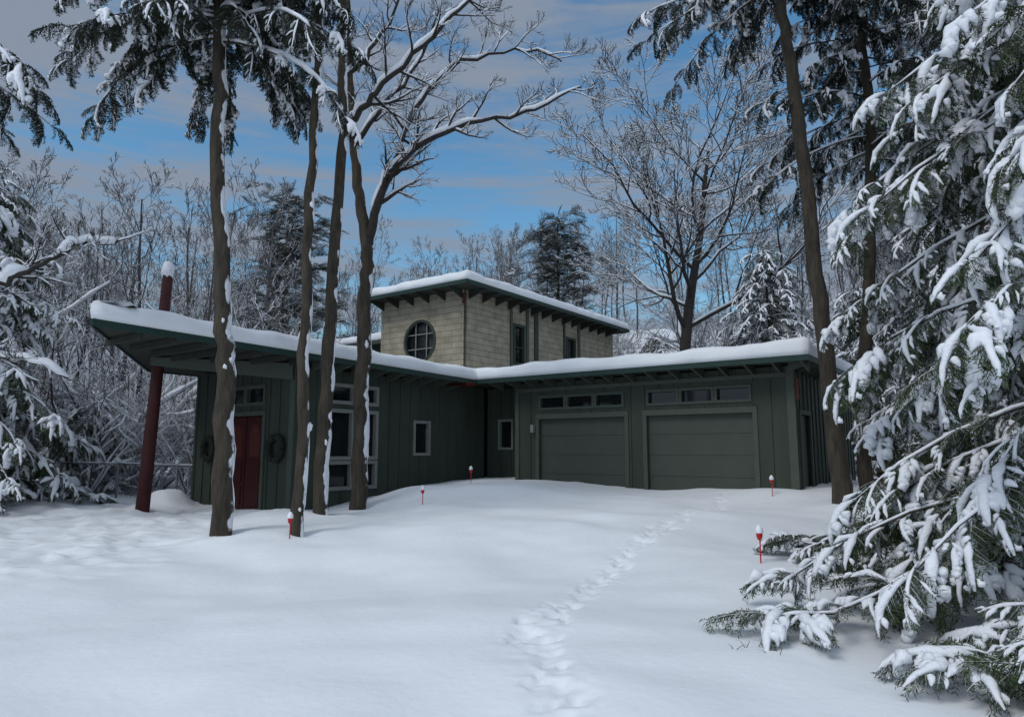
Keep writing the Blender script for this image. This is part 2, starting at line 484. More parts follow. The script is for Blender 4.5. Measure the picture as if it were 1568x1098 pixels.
def snow_pad(mb, poly, zf, th, mat=0, seed=0, step=.16, fills=()):
    pts = []
    n = len(poly)
    for i in range(n):
        p = Vector((*poly[i], 0)); q_ = Vector((*poly[(i + 1) % n], 0)); L = (q_ - p).length
        m = max(1, int(L / step))
        for j in range(m): pts.append(p.lerp(q_, j / m))
    N_ = len(pts)
    nr = []
    for i in range(N_):
        d = pts[(i + 1) % N_] - pts[i - 1]; d.normalize(); nr.append(Vector((d.y, -d.x, 0)))
    prof = [(-.05, .0), (.035, .01), (.06, .30), (.05, .62), (.0, .82), (-.10, .94), (-.28, 1.0), (-.55, .97), (-.62, .8)]
    b = len(mb.v)
    for k, (o, h) in enumerate(prof):
        for i in range(N_):
            s = mnoise.noise(Vector((pts[i].x * .9, pts[i].y * .9, seed))) ; s2 = mnoise.noise(Vector((pts[i].x * 2.3, pts[i].y * 2.3, seed + k * .3)))
            p = pts[i] + nr[i] * (o + .05 * s2 * (h > .05))
            mb.v.append((p.x, p.y, zf(pts[i].x, pts[i].y) + th * h * (1 + .22 * s + .08 * s2)))
    for k in range(len(prof) - 1):
        for i in range(N_):
            j = (i + 1) % N_
            mb.f.append((b + k * N_ + i, b + k * N_ + j, b + (k + 1) * N_ + j, b + (k + 1) * N_ + i)); mb.m.append(mat)
    for fp in fills:
        mb.prism(fp, lambda x, y: zf(x, y) + .01, lambda x, y: zf(x, y) + th * .8, mat)
s = MB()
snow_pad(s, low_poly, rz_low, .38, fills=([(.3, -.3), (9.7, -.3), (9.7, 7.3), (.3, 7.3)], [(.3, 7.3), (-4.6, 7.3), (-4.6, -.3), (.3, -.3)], [(.3, -.3), (-4.4, -.3), (-4.4, -6.9), (.2, -9.9)]))
TZ = 7.20
tp = [(-.3, .07), (-.3, 11.7), (-5.15, 11.7), (-5.15, .07)]
snow_pad(s, tp, lambda x, y: TZ, .34, seed=4, fills=([(-.7, .5), (-.7, 11.3), (-4.8, 11.3), (-4.8, .5)],))
s.obj("roof_snow", [M_snow], True, house)
t = MB()
mt = [M_stone, M_trim, M_glass, M_frame, M_soffit, M_fascia, M_wall, M_rust, M_dark]
wo = [(-4.30, -3.70, 4.9, 6.30), (-8.05, -7.42, 4.9, 6.30)]
wall(t, 'v', -1.03, -11.5, -.96, 3.4, TZ - .1, wo, 0, battens=False)
for o in wo: window(t, 'v', -1.03, o, fr=.07, mf=6, mg=2, rows=(5.5,))
for (a0, a1, mm) in ((-3.55, -3.42, 1), (-4.60, -4.45, 1), (-5.25, -5.0, 6), (-7.25, -7.13, 6), (-8.45, -8.28, 1)):
    hb(t, 'v', -1.03, a0, a1, .001, .05, 3.4, TZ - .12, mm)
cu, cz, R_, S_ = -3.03, 5.50, .72, .95
F = lambda u, z, d=0: (u, .80 - d, z)
x0, x1, z0, z1 = -5.0, -1.03, 3.4, TZ - .1
for (a, b, c, d) in ((x0, cu - S_, z0, z1), (cu + S_, x1, z0, z1), (cu - S_, cu + S_, z0, cz - S_), (cu - S_, cu + S_, cz + S_, z1)):
    t.poly([F(a, c), F(b, c), F(b, d), F(a, d)], 0)
K = 48
def sq(an):
    c, s_ = math.cos(an), math.sin(an); m = max(abs(c), abs(s_)); return c / m * S_, s_ / m * S_
for i in range(K):
    a0, a1 = 2 * math.pi * i / K, 2 * math.pi * (i + 1) / K
    p0, p1 = sq(a0), sq(a1)
    c0 = (R_ * math.cos(a0), R_ * math.sin(a0)); c1 = (R_ * math.cos(a1), R_ * math.sin(a1))
    t.poly([F(cu + c0[0], cz + c0[1]), F(cu + p0[0], cz + p0[1]), F(cu + p1[0], cz + p1[1]), F(cu + c1[0], cz + c1[1])], 0)
    t.poly([F(cu + c0[0], cz + c0[1]), F(cu + c1[0], cz + c1[1]), F(cu + c1[0], cz + c1[1], -.15), F(cu + c0[0], cz + c0[1], -.15)], 1)
t.poly([F(cu + R_ * math.cos(2 * math.pi * i / K), cz + R_ * math.sin(2 * math.pi * i / K), -.12) for i in range(K)], 2)
ring = [Vector(F(cu + (R_ + .0) * math.cos(2 * math.pi * i / K), cz + R_ * math.sin(2 * math.pi * i / K), .0)) for i in range(K + 1)]
t.tube(ring, [.055] * (K + 1), 6, 6, cap=False)
for o in (-.26, .26):
    hh = math.sqrt(R_ ** 2 - o * o)
    t.box(cu + o - .018, cu + o + .018, .86, .90, cz - hh, cz + hh, 3)
    t.box(cu - hh, cu + hh, .865, .905, cz + o - .018, cz + o + .018, 3)
t.box(-5.0, -4.85, .82, 11.4, 3.4, TZ - .1, 0)
t.box(-4.84, -1.2, 11.3, 11.45, 3.4, TZ - .1, 0)
t.prism([(-5.15, .07), (-.3, .07), (-.3, 11.7), (-5.15, 11.7)], lambda x, y: TZ - .09, lambda x, y: TZ - .004, 4)
zt = lambda x, y: TZ
for p, q_ in (((-5.15, .07), (-.3, .07)), ((-.3, .07), (-.3, 11.7)), ((-.3, 11.7), (-5.15, 11.7)), ((-5.15, 11.7), (-5.15, .07))):
    fascia(t, p, q_, zt, mat=5)
a = -1.1
while a > -11.4:
    outlooker(t, 'v', -1.03, a, .72, TZ - .092, deep=.30, mat=4); a -= .75
a = -4.9
while a < -1.1:
    outlooker(t, 'u', -.80, a, .72, TZ - .092, deep=.30, mat=4); a += .75
t.box(-1.05, -.99, .74, .82, 6.6, 6.95, 7)
t.obj("stone_tower", mt, False, house)
k = MB()
k.box(-9.3, -5.16, 2.2, 8, 0, 5.85, 0)
k.box(-9.6, -5.2, 1.8, 8.3, 5.852, 5.98, 1)
k.obj("rear_wing", mats, False, house)
k = MB(); snow_pad(k, [(-5.2, 1.8), (-5.2, 8.3), (-9.6, 8.3), (-9.6, 1.8)], lambda x, y: 5.98, .34, seed=9, fills=([(-5.6, 2.2), (-5.6, 7.9), (-9.2, 7.9), (-9.2, 2.2)],))
k.obj("rear_roof_snow", [M_snow], True, house)
m = MB()
bp = Vector((-2.17, -8.82, 0)); tpv = bp + Vector((-.05, .25, 5.75))
m.tube([bp, bp.lerp(tpv, .5), tpv], [.15, .13, .115], 10, 0)
m.blob(tuple(tpv + Vector((0, 0, .12))), .14, 1, 1, 1.6, 1, 3, .5)
m.obj("red_post", [M_post, M_snow2], True, house)

# ------------------------------------------------------------------ branching
def catmull(pts, n=5):
    P_ = [pts[0]] + pts + [pts[-1]]
    out = []
    for i in range(1, len(P_) - 2):
        a, b, c, d = P_[i - 1:i + 3]
        for j in range(n):
            t = j / n
            out.append(.5 * ((2 * b) + (c - a) * t + (2 * a - 5 * b + 4 * c - d) * t * t + (3 * b - a - 3 * c + d) * t ** 3))
    out.append(pts[-1].copy())
    return out
def snow_on(mb, pts, rads, rng, mat=1, k=6, amt=1.0):
    P_, R2 = [], []
    ph = rng.random() * 50
    n = len(pts)
    def flush():
        if len(P_) >= 3:
            R2[0] *= .3; R2[-1] *= .3
            mb.tube(P_, R2, k, mat, flat=.8)
        P_.clear(); R2.clear()
    for i in range(n):
        d = (pts[min(i + 1, n - 1)] - pts[max(i - 1, 0)])
        if d.length < 1e-6: continue
        d.normalize()
        sl = math.sqrt(max(0, 1 - d.z * d.z))
        nz = mnoise.noise(pts[i] * 2.1 + Vector((ph, 0, 0)))
        th = (rads[i] * .7 + .014) * min(1, sl * 1.25) * (1 + .8 * nz) * amt
        if sl < .3 or nz < -.4: flush(); continue
        up = Vector((0, 0, 1)) - d * d.z
        P_.append(pts[i] + up.normalized() * (rads[i] * .75 + th * .45)); R2.append(th)
    flush()
def grow(mb, p, d, L, r, lvl, PR, rng, snow=0.0):
    pr = PR[lvl]
    n = pr['n']
    pts = [p.copy()]; dr = d.normalized()
    for i in range(n):
        dr = (dr + Vector((rng.gauss(0, 1), rng.gauss(0, 1), rng.gauss(0, 1))) * pr['w'] + Vector((0, 0, pr['up']))).normalized()
        pts.append(pts[-1] + dr * L / n)
    rads = [max(pr.get('rmin', .004), r * (1 - .78 * i / n)) for i in range(n + 1)]
    mb.tube(pts, rads, pr['k'], 0, cap=False)
    if snow and r > .007: snow_on(mb, pts, rads, rng, amt=snow, k=5)
    spawn(mb, pts, rads, L, lvl, PR, rng, snow)
def spawn(mb, pts, rads, L, lvl, PR, rng, snow, t0=None):
    if lvl + 1 >= len(PR): return
    pr = PR[lvl]; n = len(pts) - 1
    nc = pr['c']
    for c in range(nc):
        lo = pr.get('t0', .25) if t0 is None else t0
        t = lo + (1 - lo) * (c + rng.random()) / nc
        f = t * n; i = min(int(f), n - 1); f -= i
        pos = pts[i].lerp(pts[i + 1], f); rad = rads[i] * (1 - f) + rads[i + 1] * f
        tg = (pts[i + 1] - pts[i]).normalized()
        ax = tg.orthogonal().normalized()
        an = rng.random() * 6.283 if 'gold' not in pr else c * 2.4 + rng.random() * .6
        ax = ax * math.cos(an) + tg.cross(ax) * math.sin(an)
        ang = pr['a'] * rng.uniform(.7, 1.3)
        nd = tg * math.cos(ang) + ax * math.sin(ang)
        if lvl >= 1 and nd.z < -.3: nd.z *= -.4
        grow(mb, pos, nd, L * pr['l'] * (1.1 - .55 * t) * rng.uniform(.75, 1.2), rad * pr.get('rr', .6), lvl + 1, PR, rng, snow)

TW = [dict(n=6, w=.10, up=.05, k=6, c=9, a=.85, l=.45),
      dict(n=6, w=.14, up=.03, k=5, c=8, a=.8, l=.5, rr=.55),
      dict(n=5, w=.16, up=.03, k=4, c=6, a=.75, l=.5, rr=.6, rmin=.0045),
      dict(n=4, w=.18, up=.03, k=3, c=0, a=.7, l=.5, rmin=.004)]

def trunk_pts(lst, rng, n=6, wob=.02):
    pts = catmull([Vector(p) for p in lst], n)
    for i in range(1, len(pts)):
        pts[i] += Vector((rng.gauss(0, wob), rng.gauss(0, wob), 0))
    return pts
def trunk(mb, pts, r0, r1, rng, k=14):
    n = len(pts)
    rads = [(r0 + (r1 - r0) * (i / (n - 1))) * (1 + (.25 * math.exp(-i * 1.2))) for i in range(n)]
    mb.tube(pts, rads, k, 0, wob=.10, rng=rng)
    return rads
def trunk_blobs(mb, pts, rads, rng, cnt, zmax=12):
    # wind-packed snow streaks: long runs hugging the lee side of the trunk, a few lumps on knots
    i = 2
    while i < len(pts) - 3:
        ln = rng.randrange(1, 4)
        an = rng.gauss(.2, .12)
        run = []; rr = []
        for j in range(i, min(i + ln + 1, len(pts) - 1)):
            for f in (0, .33, .66):
                p = pts[j].lerp(pts[j + 1], f)
                a2 = an + rng.gauss(0, .08)
                run.append(p + Vector((math.cos(a2), math.sin(a2), 0)) * rads[j] * .99)
                rr.append(rng.uniform(.006, .022))
        if run[-1].z < zmax and len(run) > 3:
            rr[0] = rr[-1] = .003
            mb.tube(run, rr, 6, 1)
        i += ln + rng.randrange(1, 4)
    for _ in range(cnt // 6):
        i = rng.randrange(1, len(pts) - 1)
        p = pts[i].lerp(pts[i + 1], rng.random())
        if p.z > zmax: continue
        an = rng.gauss(-.3, .5)
        q_ = p + Vector((math.cos(an), math.sin(an), 0)) * rads[i] * .95
        mb.blob(tuple(q_), rng.uniform(.03, .06), .8, .8, rng.uniform(.9, 1.8), 1, rng.random() * 9, .6, 9, 7)

# ------------------------------------------------------------------ bough prototypes (instanced)
def spray_mesh(name, seed, L, snow, wneed, green, droop=.35, dens=.013, fprob=.55, nl=1.0):
    rng = random.Random(seed)
    mb = MB()
    def curve(p, yaw, pit, ln, dr, n):
        pts = [p.copy()]; a = pit
        for i in range(n):
            a -= dr / n
            yaw2 = yaw + rng.gauss(0, .07)
            pts.append(pts[-1] + Vector((math.cos(yaw2) * math.cos(a), math.sin(yaw2) * math.cos(a), math.sin(a))) * ln / n)
        return pts
    def needles(pts):
        for i in range(len(pts) - 1):
            seg = pts[i + 1] - pts[i]; ln = seg.length; tg = seg / ln
            sd = tg.cross(Vector((0, 0, 1)))
            if sd.length < .05: sd = Vector((0, 1, 0))
            sd.normalize(); up = sd.cross(tg)
            m = max(1, int(ln / dens))
            for j in range(m):
                p = pts[i] + seg * (j + rng.random()) / m
                for s_ in (-1, 1):
                    d = (tg * rng.uniform(.3, 1) + sd * s_ * rng.uniform(.5, 1) + up * rng.uniform(-.75, .35)).normalized()
                    l = rng.uniform(.03, .055) * nl
                    wv = d.cross(Vector((rng.gauss(0, .5), rng.gauss(0, .5), 1))).normalized() * wneed * .5
                    b = len(mb.v)
                    mb.v += [tuple(p - wv * .4), tuple(p + d * l * .5 - wv), tuple(p + d * l), tuple(p + d * l * .5 + wv)]
                    mb.f.append((b, b + 1, b + 2, b + 3)); mb.m.append(0)
    def finger(pts, r, i0=0):
        pts = pts[i0:]
        n = len(pts) - 1
        P_ = []; R2 = []
        ph = rng.random() * 20
        for i in range(n + 1):
            tt = i / n
            rr = r * (math.sin(math.pi * min(.97, max(.04, tt * .9 + .07))) ** .55) * (1 + .6 * mnoise.noise(Vector((tt * 4 + ph, ph, 0))))
            P_.append(pts[i] + Vector((rng.gauss(0, r * .12), rng.gauss(0, r * .12), rr * .45))); R2.append(rr)
        P_.append(P_[-1] + (P_[-1] - P_[-2]).normalized() * R2[-1] * .6); R2.append(R2[-1] * .35)
        mb.tube(P_, R2, 6, 1, flat=.75, wob=.22, rng=rng)
    main = curve(Vector((0, 0, 0)), 0, .1, L, droop + .3, 8)
    mb.tube(main, [.005] * len(main), 3, 2, cap=False)
    needles(main)
    if snow > 0:
        a_ = rng.randrange(0, 4)
        finger(main, .038 * snow * rng.uniform(.8, 1.2), a_)
    for i in range(9):
        t = .1 + .85 * (i + rng.random() * .5) / 9
        f = t * 8; ii = min(7, int(f)); p = main[ii].lerp(main[ii + 1], f - ii)
        for s_ in (-1, 1):
            ln = .46 * L * (1 - t * .65) * rng.uniform(.7, 1.2)
            c = curve(p, s_ * rng.uniform(.6, 1.1), .05 - t * droop, ln, droop * rng.uniform(.6, 2.4), 5)
            mb.tube(c, [.003] * len(c), 3, 2, cap=False)
            needles(c)
            if snow > 0 and rng.random() < fprob: finger(c, rng.uniform(.018, .042) * snow, rng.choice((0, 1, 2)))
    return mb.mesh(name, [green, M_snow2, M_bark_tw], True)
def coll(name, meshes):
    c = bpy.data.collections.new(name)
    for i, m_ in enumerate(meshes):
        c.objects.link(bpy.data.objects.new("%s_%02d" % (name, i), m_))
    return c
C_heavy = coll("bough_heavy", [spray_mesh("bh%d" % i, 10 + i, .62, [1.35, 1.15, 1.65, 1.3, 1.0][i], .010, M_needle, [.8, .7, .9, .7, .6][i], fprob=[.5, .45, .6, .35, .4][i], nl=1.3) for i in range(5)] +
               [spray_mesh("bl%d" % i, 40 + i, .62, [.6, 0][i], .010, M_needle, .5, fprob=.25, nl=1.3) for i in range(2)])
C_dark = coll("bough_dark", [spray_mesh("bd%d" % i, 60 + i, .62, [0, .4, .0, .8, 1.5][i], .014, M_needle_d, .7, fprob=.3) for i in range(5)])
C_light = coll("bough_light", [spray_mesh("bg%d" % i, 80 + i, .62, [.5, .65, .85, 0, .9][i], .014, M_needle_d, .4, .02, fprob=.4) for i in range(5)])
C_pine = coll("bough_pine", [spray_mesh("bp%d" % i, 90 + i, .62, [0, .45, 0][i], .012, M_needle_p, -.1, .02, fprob=.25, nl=1.6) for i in range(3)])

NG = {}
def gn(c):
    if c.name in NG: return NG[c.name]
    ng = bpy.data.node_groups.new("scatter_" + c.name, 'GeometryNodeTree')
    ng.interface.new_socket("Geometry", in_out='INPUT', socket_type='NodeSocketGeometry')
    ng.interface.new_socket("Geometry", in_out='OUTPUT', socket_type='NodeSocketGeometry')
    N, L = ng.nodes, ng.links
    gi = N.new("NodeGroupInput"); go = N.new("NodeGroupOutput")
    ci = N.new("GeometryNodeCollectionInfo")
    ci.inputs["Collection"].default_value = c
    ci.inputs["Separate Children"].default_value = True
    ci.inputs["Reset Children"].default_value = True
    ip = N.new("GeometryNodeInstanceOnPoints")
    ip.inputs["Pick Instance"].default_value = True
    def na(nm, ty):
        a = N.new("GeometryNodeInputNamedAttribute"); a.data_type = ty; a.inputs["Name"].default_value = nm
        return a.outputs["Attribute"]
    L.new(gi.outputs[0], ip.inputs["Points"]); L.new(ci.outputs[0], ip.inputs["Instance"])
    L.new(na("idx", 'INT'), ip.inputs["Instance Index"])
    er = N.new("FunctionNodeEulerToRotation")
    L.new(na("rot", 'FLOAT_VECTOR'), er.inputs[0]); L.new(er.outputs[0], ip.inputs["Rotation"])
    L.new(na("scl", 'FLOAT_VECTOR'), ip.inputs["Scale"])
    L.new(ip.outputs[0], go.inputs[0])
    NG[c.name] = ng
    return ng
def scatter(name, pts, c, parent=None):
    me_ = bpy.data.meshes.new(name)
    n = len(pts)
    me_.vertices.add(n)
    me_.vertices.foreach_set("co", np.array([tuple(p[0]) for p in pts], np.float32).ravel())
    a = me_.attributes.new("rot", 'FLOAT_VECTOR', 'POINT'); a.data.foreach_set("vector", np.array([p[1] for p in pts], np.float32).ravel())
    a = me_.attributes.new("scl", 'FLOAT_VECTOR', 'POINT'); a.data.foreach_set("vector", np.array([(p[2],) * 3 if not isinstance(p[2], tuple) else p[2] for p in pts], np.float32).ravel())
    a = me_.attributes.new("idx", 'INT', 'POINT'); a.data.foreach_set("value", np.array([p[3] for p in pts], np.int32))
    o = link(bpy.data.objects.new(name, me_), parent)
    md = o.modifiers.new("scatter", 'NODES'); md.node_group = gn(c)
    return o

def conifer(name, x, y, H, z0, R, n, sc, seed, C, ni, droop=.55, tr=.15, powr=.8, tpts=None, rise=.2, step=.26, bsnow=1.0, top_r=.03, irr=.25):
    rng = random.Random(seed)
    gz = hz(x, y)
    mb = MB()
    if tpts is None:
        tpts = trunk_pts([(x, y, gz - .2), (x + rng.gauss(0, .1), y, gz + H * .5), (x, y, gz + H)], rng, 8, .01)
    rads = trunk(mb, tpts, tr, top_r, rng)
    if tr > .12: trunk_blobs(mb, tpts, rads, rng, 26, z0 + 1)
    P_ = []
    zz = [p.z for p in tpts]
    for b in range(n):
        t = ((b + rng.random()) / n)
        z = z0 + gz + (H - z0) * t
        i = min(range(len(zz)), key=lambda q_: abs(zz[q_] - z))
        org = Vector((tpts[i].x, tpts[i].y, z))
        az = b * 2.3999 + rng.uniform(-.5, .5)
        L = (R * (1 - t) ** powr) * rng.uniform(1 - irr * 1.4, 1 + irr * .5) + .25
        m = 7; e = rise + rng.uniform(-.15, .2); pts = [org.copy()]
        dr_ = droop * rng.uniform(.7, 1.25)
        for j in range(m):
            ee = e - (dr_ + e) * ((j + 1) / m) ** 1.2
            az += rng.gauss(0, .08)
            pts.append(pts[-1] + Vector((math.cos(az) * math.cos(ee), math.sin(az) * math.cos(ee), math.sin(ee))) * L / m)
        for q_ in pts:
            g_ = hz(q_.x, q_.y) + .16
            if q_.z < g_: q_.z = g_ + rng.uniform(0, .06)
        # boughs far outside the part of the plot that can be seen are not modelled
        if min(abs(q_.x) / max(q_.y, .3) for q_ in pts) > 1.05 or max(q_.y for q_ in pts) < 2: continue
        if math.hypot(pts[-1].x, pts[-1].y) < 3.0: continue
        rr = [max(.004, (.008 + .006 * L) * (1 - .85 * j / m)) for j in range(m + 1)]
        mb.tube(pts, rr, 5, 0, cap=False)
        if bsnow: snow_on(mb, pts, rr, rng, amt=bsnow)
        s_ = .22 * L
        while s_ < L:
            f = s_ / L * m; i = min(int(f), m - 1); p = pts[i].lerp(pts[i + 1], f - i)
            low = (p.z - hz(p.x, p.y)) < .45
            for sd in (-1, 1):
                if p.z / max(p.y, .5) > 1.15: continue
                pit = rng.uniform(-.35, .0) if low else rng.uniform(-.1, .75) + droop * .35
                P_.append((p + Vector((0, 0, rng.uniform(-.04, .04))), (rng.gauss(0, .35), pit, az + sd * rng.uniform(.35, 1.25)), sc * rng.uniform(.6, 1.2), rng.randrange(ni)))
            s_ += step * sc * rng.uniform(.8, 1.2)
        low = (pts[-1].z - hz(pts[-1].x, pts[-1].y)) < .45
        P_.append((pts[-1], (rng.gauss(0, .2), rng.uniform(-.3, .0) if low else rng.uniform(.2, .7), az), sc * rng.uniform(.8, 1.1), rng.randrange(ni)))
    P_.append((tpts[-1], (0, -1.2, 0), sc * .7, 0))
    o = mb.obj(name, [M_bark, M_snow2], True)
    scatter("boughs", P_, C, o)
    return o

rg = random.Random(11)
g0 = lambda x, y: hz(x, y) - .25
tp1 = trunk_pts([(-4.63, 11.2, g0(-4.63, 11.2)), (-4.72, 11.2, 2.6), (-4.86, 11.2, 4.3), (-5.1, 11.2, 7.4), (-5.2, 11.2, 10), (-5.25, 11.2, 14)], rg)
conifer("hemlock_tree", -4.63, 11.2, 12.0, 8.5, 2.5, 64, 1.0, 21, C_dark, 5, droop=.9, tr=.165, tpts=tp1, powr=.3, rise=.0, step=.26, bsnow=2.0, top_r=.08, irr=.4)

def bare_trunk(name, lst, r0, r1, seed, limbs=(), blobs=18, twigs=0, tt0=.6, lsnow=1.25):
    rng = random.Random(seed)
    mb = MB()
    pts = trunk_pts(lst, rng)
    rads = trunk(mb, pts, r0, r1, rng)
    trunk_blobs(mb, pts, rads, rng, blobs)
    tw = MB()
    if twigs:
        PR = [dict(TW[0], c=twigs)] + TW[1:]
        spawn(tw, pts, [q_ * .35 for q_ in rads], 5.5, 0, PR, rng, .9, t0=tt0)
    for lp_, a, b, nc, Ls in limbs:
        lpz = catmull([Vector(p) for p in lp_], 5)
        for i in range(1, len(lpz)): lpz[i] += Vector((rng.gauss(0, .03), rng.gauss(0, .03), rng.gauss(0, .03)))
        rr = [a + (b - a) * i / (len(lpz) - 1) for i in range(len(lpz))]
        tw.tube(lpz, rr, 8, 0, cap=False)
        snow_on(tw, lpz, rr, rng, amt=lsnow)
        spawn(tw, lpz, rr, Ls, 0, [dict(TW[0], c=nc)] + TW[1:], rng, .95, t0=.2)
    o = mb.obj(name, [M_bark, M_snow2], True)
    if tw.v: tw.obj("branches", [M_bark_tw, M_snow2], True, o)
    return o

bare_trunk("bare_tree", [(-3.45, 11.2, g0(-3.45, 11.2)), (-3.42, 11.2, 2.5), (-3.46, 11.2, 5), (-3.43, 11.2, 8.4), (-3.40, 11.2, 12.5)], .105, .06, 31, blobs=24, twigs=3, tt0=.75)
bare_trunk("bare_tree", [(-3.83, 13.9, g0(-3.83, 13.9)), (-3.80, 13.9, 3), (-3.75, 13.9, 5.6), (-3.64, 13.9, 8.5), (-3.75, 13.9, 11.6), (-3.9, 13.9, 14.5)], .15, .07, 32,
           limbs=[([(-3.64, 13.9, 8.4), (-3.35, 13.8, 8.75), (-2.89, 13.7, 9.28), (-1.91, 13.5, 10.2), (-.92, 13.4, 11.2), (.1, 13.3, 12.1)], .085, .02, 12, 3.2),
                  ([(-3.70, 13.9, 9.6), (-3.3, 14.2, 10.4), (-2.7, 14.4, 11.6), (-2.4, 14.5, 13)], .06, .02, 8, 3.0)], twigs=2, tt0=.85, blobs=24, lsnow=1.6)
bare_trunk("bare_tree", [(-3.36, 15.3, g0(-3.36, 15.3)), (-3.36, 15.3, 3), (-3.36, 15.3, 5.2), (-3.39, 15.3, 6.5), (-3.62, 15.3, 7.8), (-3.72, 15.3, 8.9), (-3.93, 15.3, 11.5), (-4.1, 15.3, 14)], .18, .07, 33,
           limbs=[([(-3.39, 15.3, 6.35), (-3.15, 15.2, 7.1), (-2.82, 15.1, 7.99), (-2.2, 15.0, 8.65), (-.99, 14.8, 9.14), (.56, 14.6, 9.4), (1.5, 14.5, 9.9)], .12, .015, 18, 3.2),
                  ([(-2.86, 15.1, 7.9), (-2.66, 15.2, 8.6), (-2.46, 15.3, 9.38), (-1.48, 15.5, 10.9), (.09, 15.6, 11.4), (1.2, 15.6, 11.2)], .085, .015, 16, 3.2),
                  ([(-3.70, 15.3, 8.8), (-3.2, 15.6, 9.9), (-2.4, 15.9, 11.2), (-1.8, 16, 12.9)], .07, .02, 10, 3.0)], twigs=2, tt0=.85, blobs=24, lsnow=1.6)
bare_trunk("bare_tree", [(-11.6, 12.6, g0(-11.6, 12.6)), (-11.5, 12.6, 3), (-11.3, 12.6, 6), (-11.6, 12.6, 11)], .17, .08, 34,
           limbs=[([(-11.4, 12.6, 4.2), (-10.2, 12.3, 4.7), (-9.2, 12.1, 4.75), (-8.5, 12, 5.05), (-7.8, 12, 5.4), (-7.1, 11.9, 5.45)], .075, .02, 13, 2.6),
                  ([(-11.4, 12.6, 3.2), (-10.3, 12.6, 3.5), (-9.2, 12.7, 3.4), (-8.4, 12.8, 3.1)], .05, .012, 10, 2.2)], blobs=10, lsnow=2.6)
# ---- right trunks
tp5 = trunk_pts([(6.56, 13.8, g0(6.56, 13.8)), (6.45, 13.8, 2.8), (6.31, 13.8, 5.33), (6.07, 13.8, 9.5), (5.9, 13.8, 11.5), (5.8, 13.8, 15)], rg)
conifer("hemlock_tree", 6.56, 13.8, 13.5, 11.2, 3.2, 36, 1.1, 22, C_dark, 5, droop=.6, tr=.19, tpts=tp5, powr=.4, rise=.05, step=.3, bsnow=1.3, top_r=.09)
tp6 = trunk_pts([(7.75, 15.2, g0(7.7, 15)), (7.85, 15.2, 3), (8.2, 15.2, 6), (8.4, 15.2, 9), (8.45, 15.2, 12.5), (8.5, 15.2, 16)], rg)
conifer("hemlock_tree", 7.7, 15.2, 14.5, 7.6, 2.8, 56, 1.1, 23, C_dark, 5, droop=.7, tr=.16, tpts=tp6, powr=.4, rise=.05, step=.3, bsnow=1.3, top_r=.08)
conifer("hemlock_tree", 10.4, 14.5, 14, 1.2, 2.6, 110, 1.1, 24, C_light, 5, droop=.65, tr=.15, powr=.5, step=.3, bsnow=1.0)
# ---- big snow-laden hemlocks at right front
conifer("snowy_hemlock_tree", 6.6, 5.5, 13, .40, 4.3, 540, .84, 25, C_heavy, 7, droop=.80, tr=.2, powr=.90, rise=.15, step=.25, bsnow=.8, irr=.26)
conifer("snowy_hemlock_tree", 9.4, 9.6, 13, .6, 3.2, 230, 1.0, 35, C_heavy, 7, droop=.85, tr=.17, powr=.55, rise=.12, step=.28, bsnow=.8, irr=.3)
# ---- left
conifer("hemlock_tree", -11.4, 10.6, 12.5, 8.2, 3.2, 44, 1.1, 26, C_dark, 5, droop=.7, tr=.18, powr=.4, rise=0, bsnow=1.4)
conifer("snowy_evergreen_tree", -13.0, 16.2, 7.8, .4, 2.6, 170, 1.1, 27, C_heavy, 7, droop=.8, tr=.10, powr=.5, step=.3, irr=.5)
conifer("snowy_evergreen_tree", -18.0, 22, 11.5, 1.5, 2.8, 80, 1.5, 28, C_light, 5, droop=.45, tr=.16, powr=.7, step=.34, irr=.6)
conifer("snowy_evergreen_tree", -12.6, 20.7, 2.8, .2, 1.6, 40, 1.0, 29, C_heavy, 7, droop=.5, tr=.06, powr=.5, step=.3, irr=.5)
# ---- behind
conifer("white_pine_tree", -11.2, 33, 13.6, 5.0, 2.7, 80, 1.7, 41, C_pine, 3, droop=-.5, tr=.2, powr=.3, rise=.1, step=.36, bsnow=.6, irr=.7)
conifer("white_pine_tree", 3.2, 46, 12.6, 5.0, 2.5, 70, 1.9, 42, C_pine, 3, droop=-.5, tr=.2, powr=.3, rise=.1, step=.36, bsnow=.6, irr=.7)
conifer("snowy_evergreen_tree", 11.0, 29, 9.6, .4, 3.0, 90, 1.6, 43, C_light, 5, droop=.5, tr=.15, powr=.75, step=.34, irr=.4)
conifer("snowy_evergreen_tree", 14.0, 27, 7.5, .4, 2.6, 70, 1.6, 44, C_light, 5, droop=.5, tr=.15, powr=.75, step=.34, irr=.4)
conifer("snowy_evergreen_tree", 7.0, 33, 5.5, .4, 2.2, 50, 1.6, 45, C_light, 5, droop=.5, tr=.1, powr=.75, step=.34, irr=.5)

def bare_tree_mesh(mb, H, r, seed, spread=.75, limbs=12, t0=.3, snow=0., fine=1.0, up=.05, l0=.5, base=Vector((0, 0, 0)), rmin=.006, c1=7, c2=6, c3=4, lean=.04):
    rng = random.Random(seed)
    PR = [dict(n=9, w=.05, up=.08, k=8, c=limbs, a=spread, l=l0, t0=t0, gold=1, rr=.5),
          dict(n=8, w=.13, up=up, k=5, c=c1, a=.7, l=.5, rr=.6, rmin=rmin),
          dict(n=6, w=.15, up=up * .7, k=4, c=c2, a=.7, l=.52, rr=.6, rmin=rmin),
          dict(n=4, w=.16, up=up * .5, k=3, c=c3, a=.65, l=.55, rr=.7, rmin=rmin),
          dict(n=3, w=.16, up=.02, k=3, c=0, a=.6, l=.5, rmin=rmin)]
    grow(mb, base, Vector((rng.gauss(0, lean), rng.gauss(0, lean), 1)), H, r, 0, PR, rng, snow)
ob = MB()
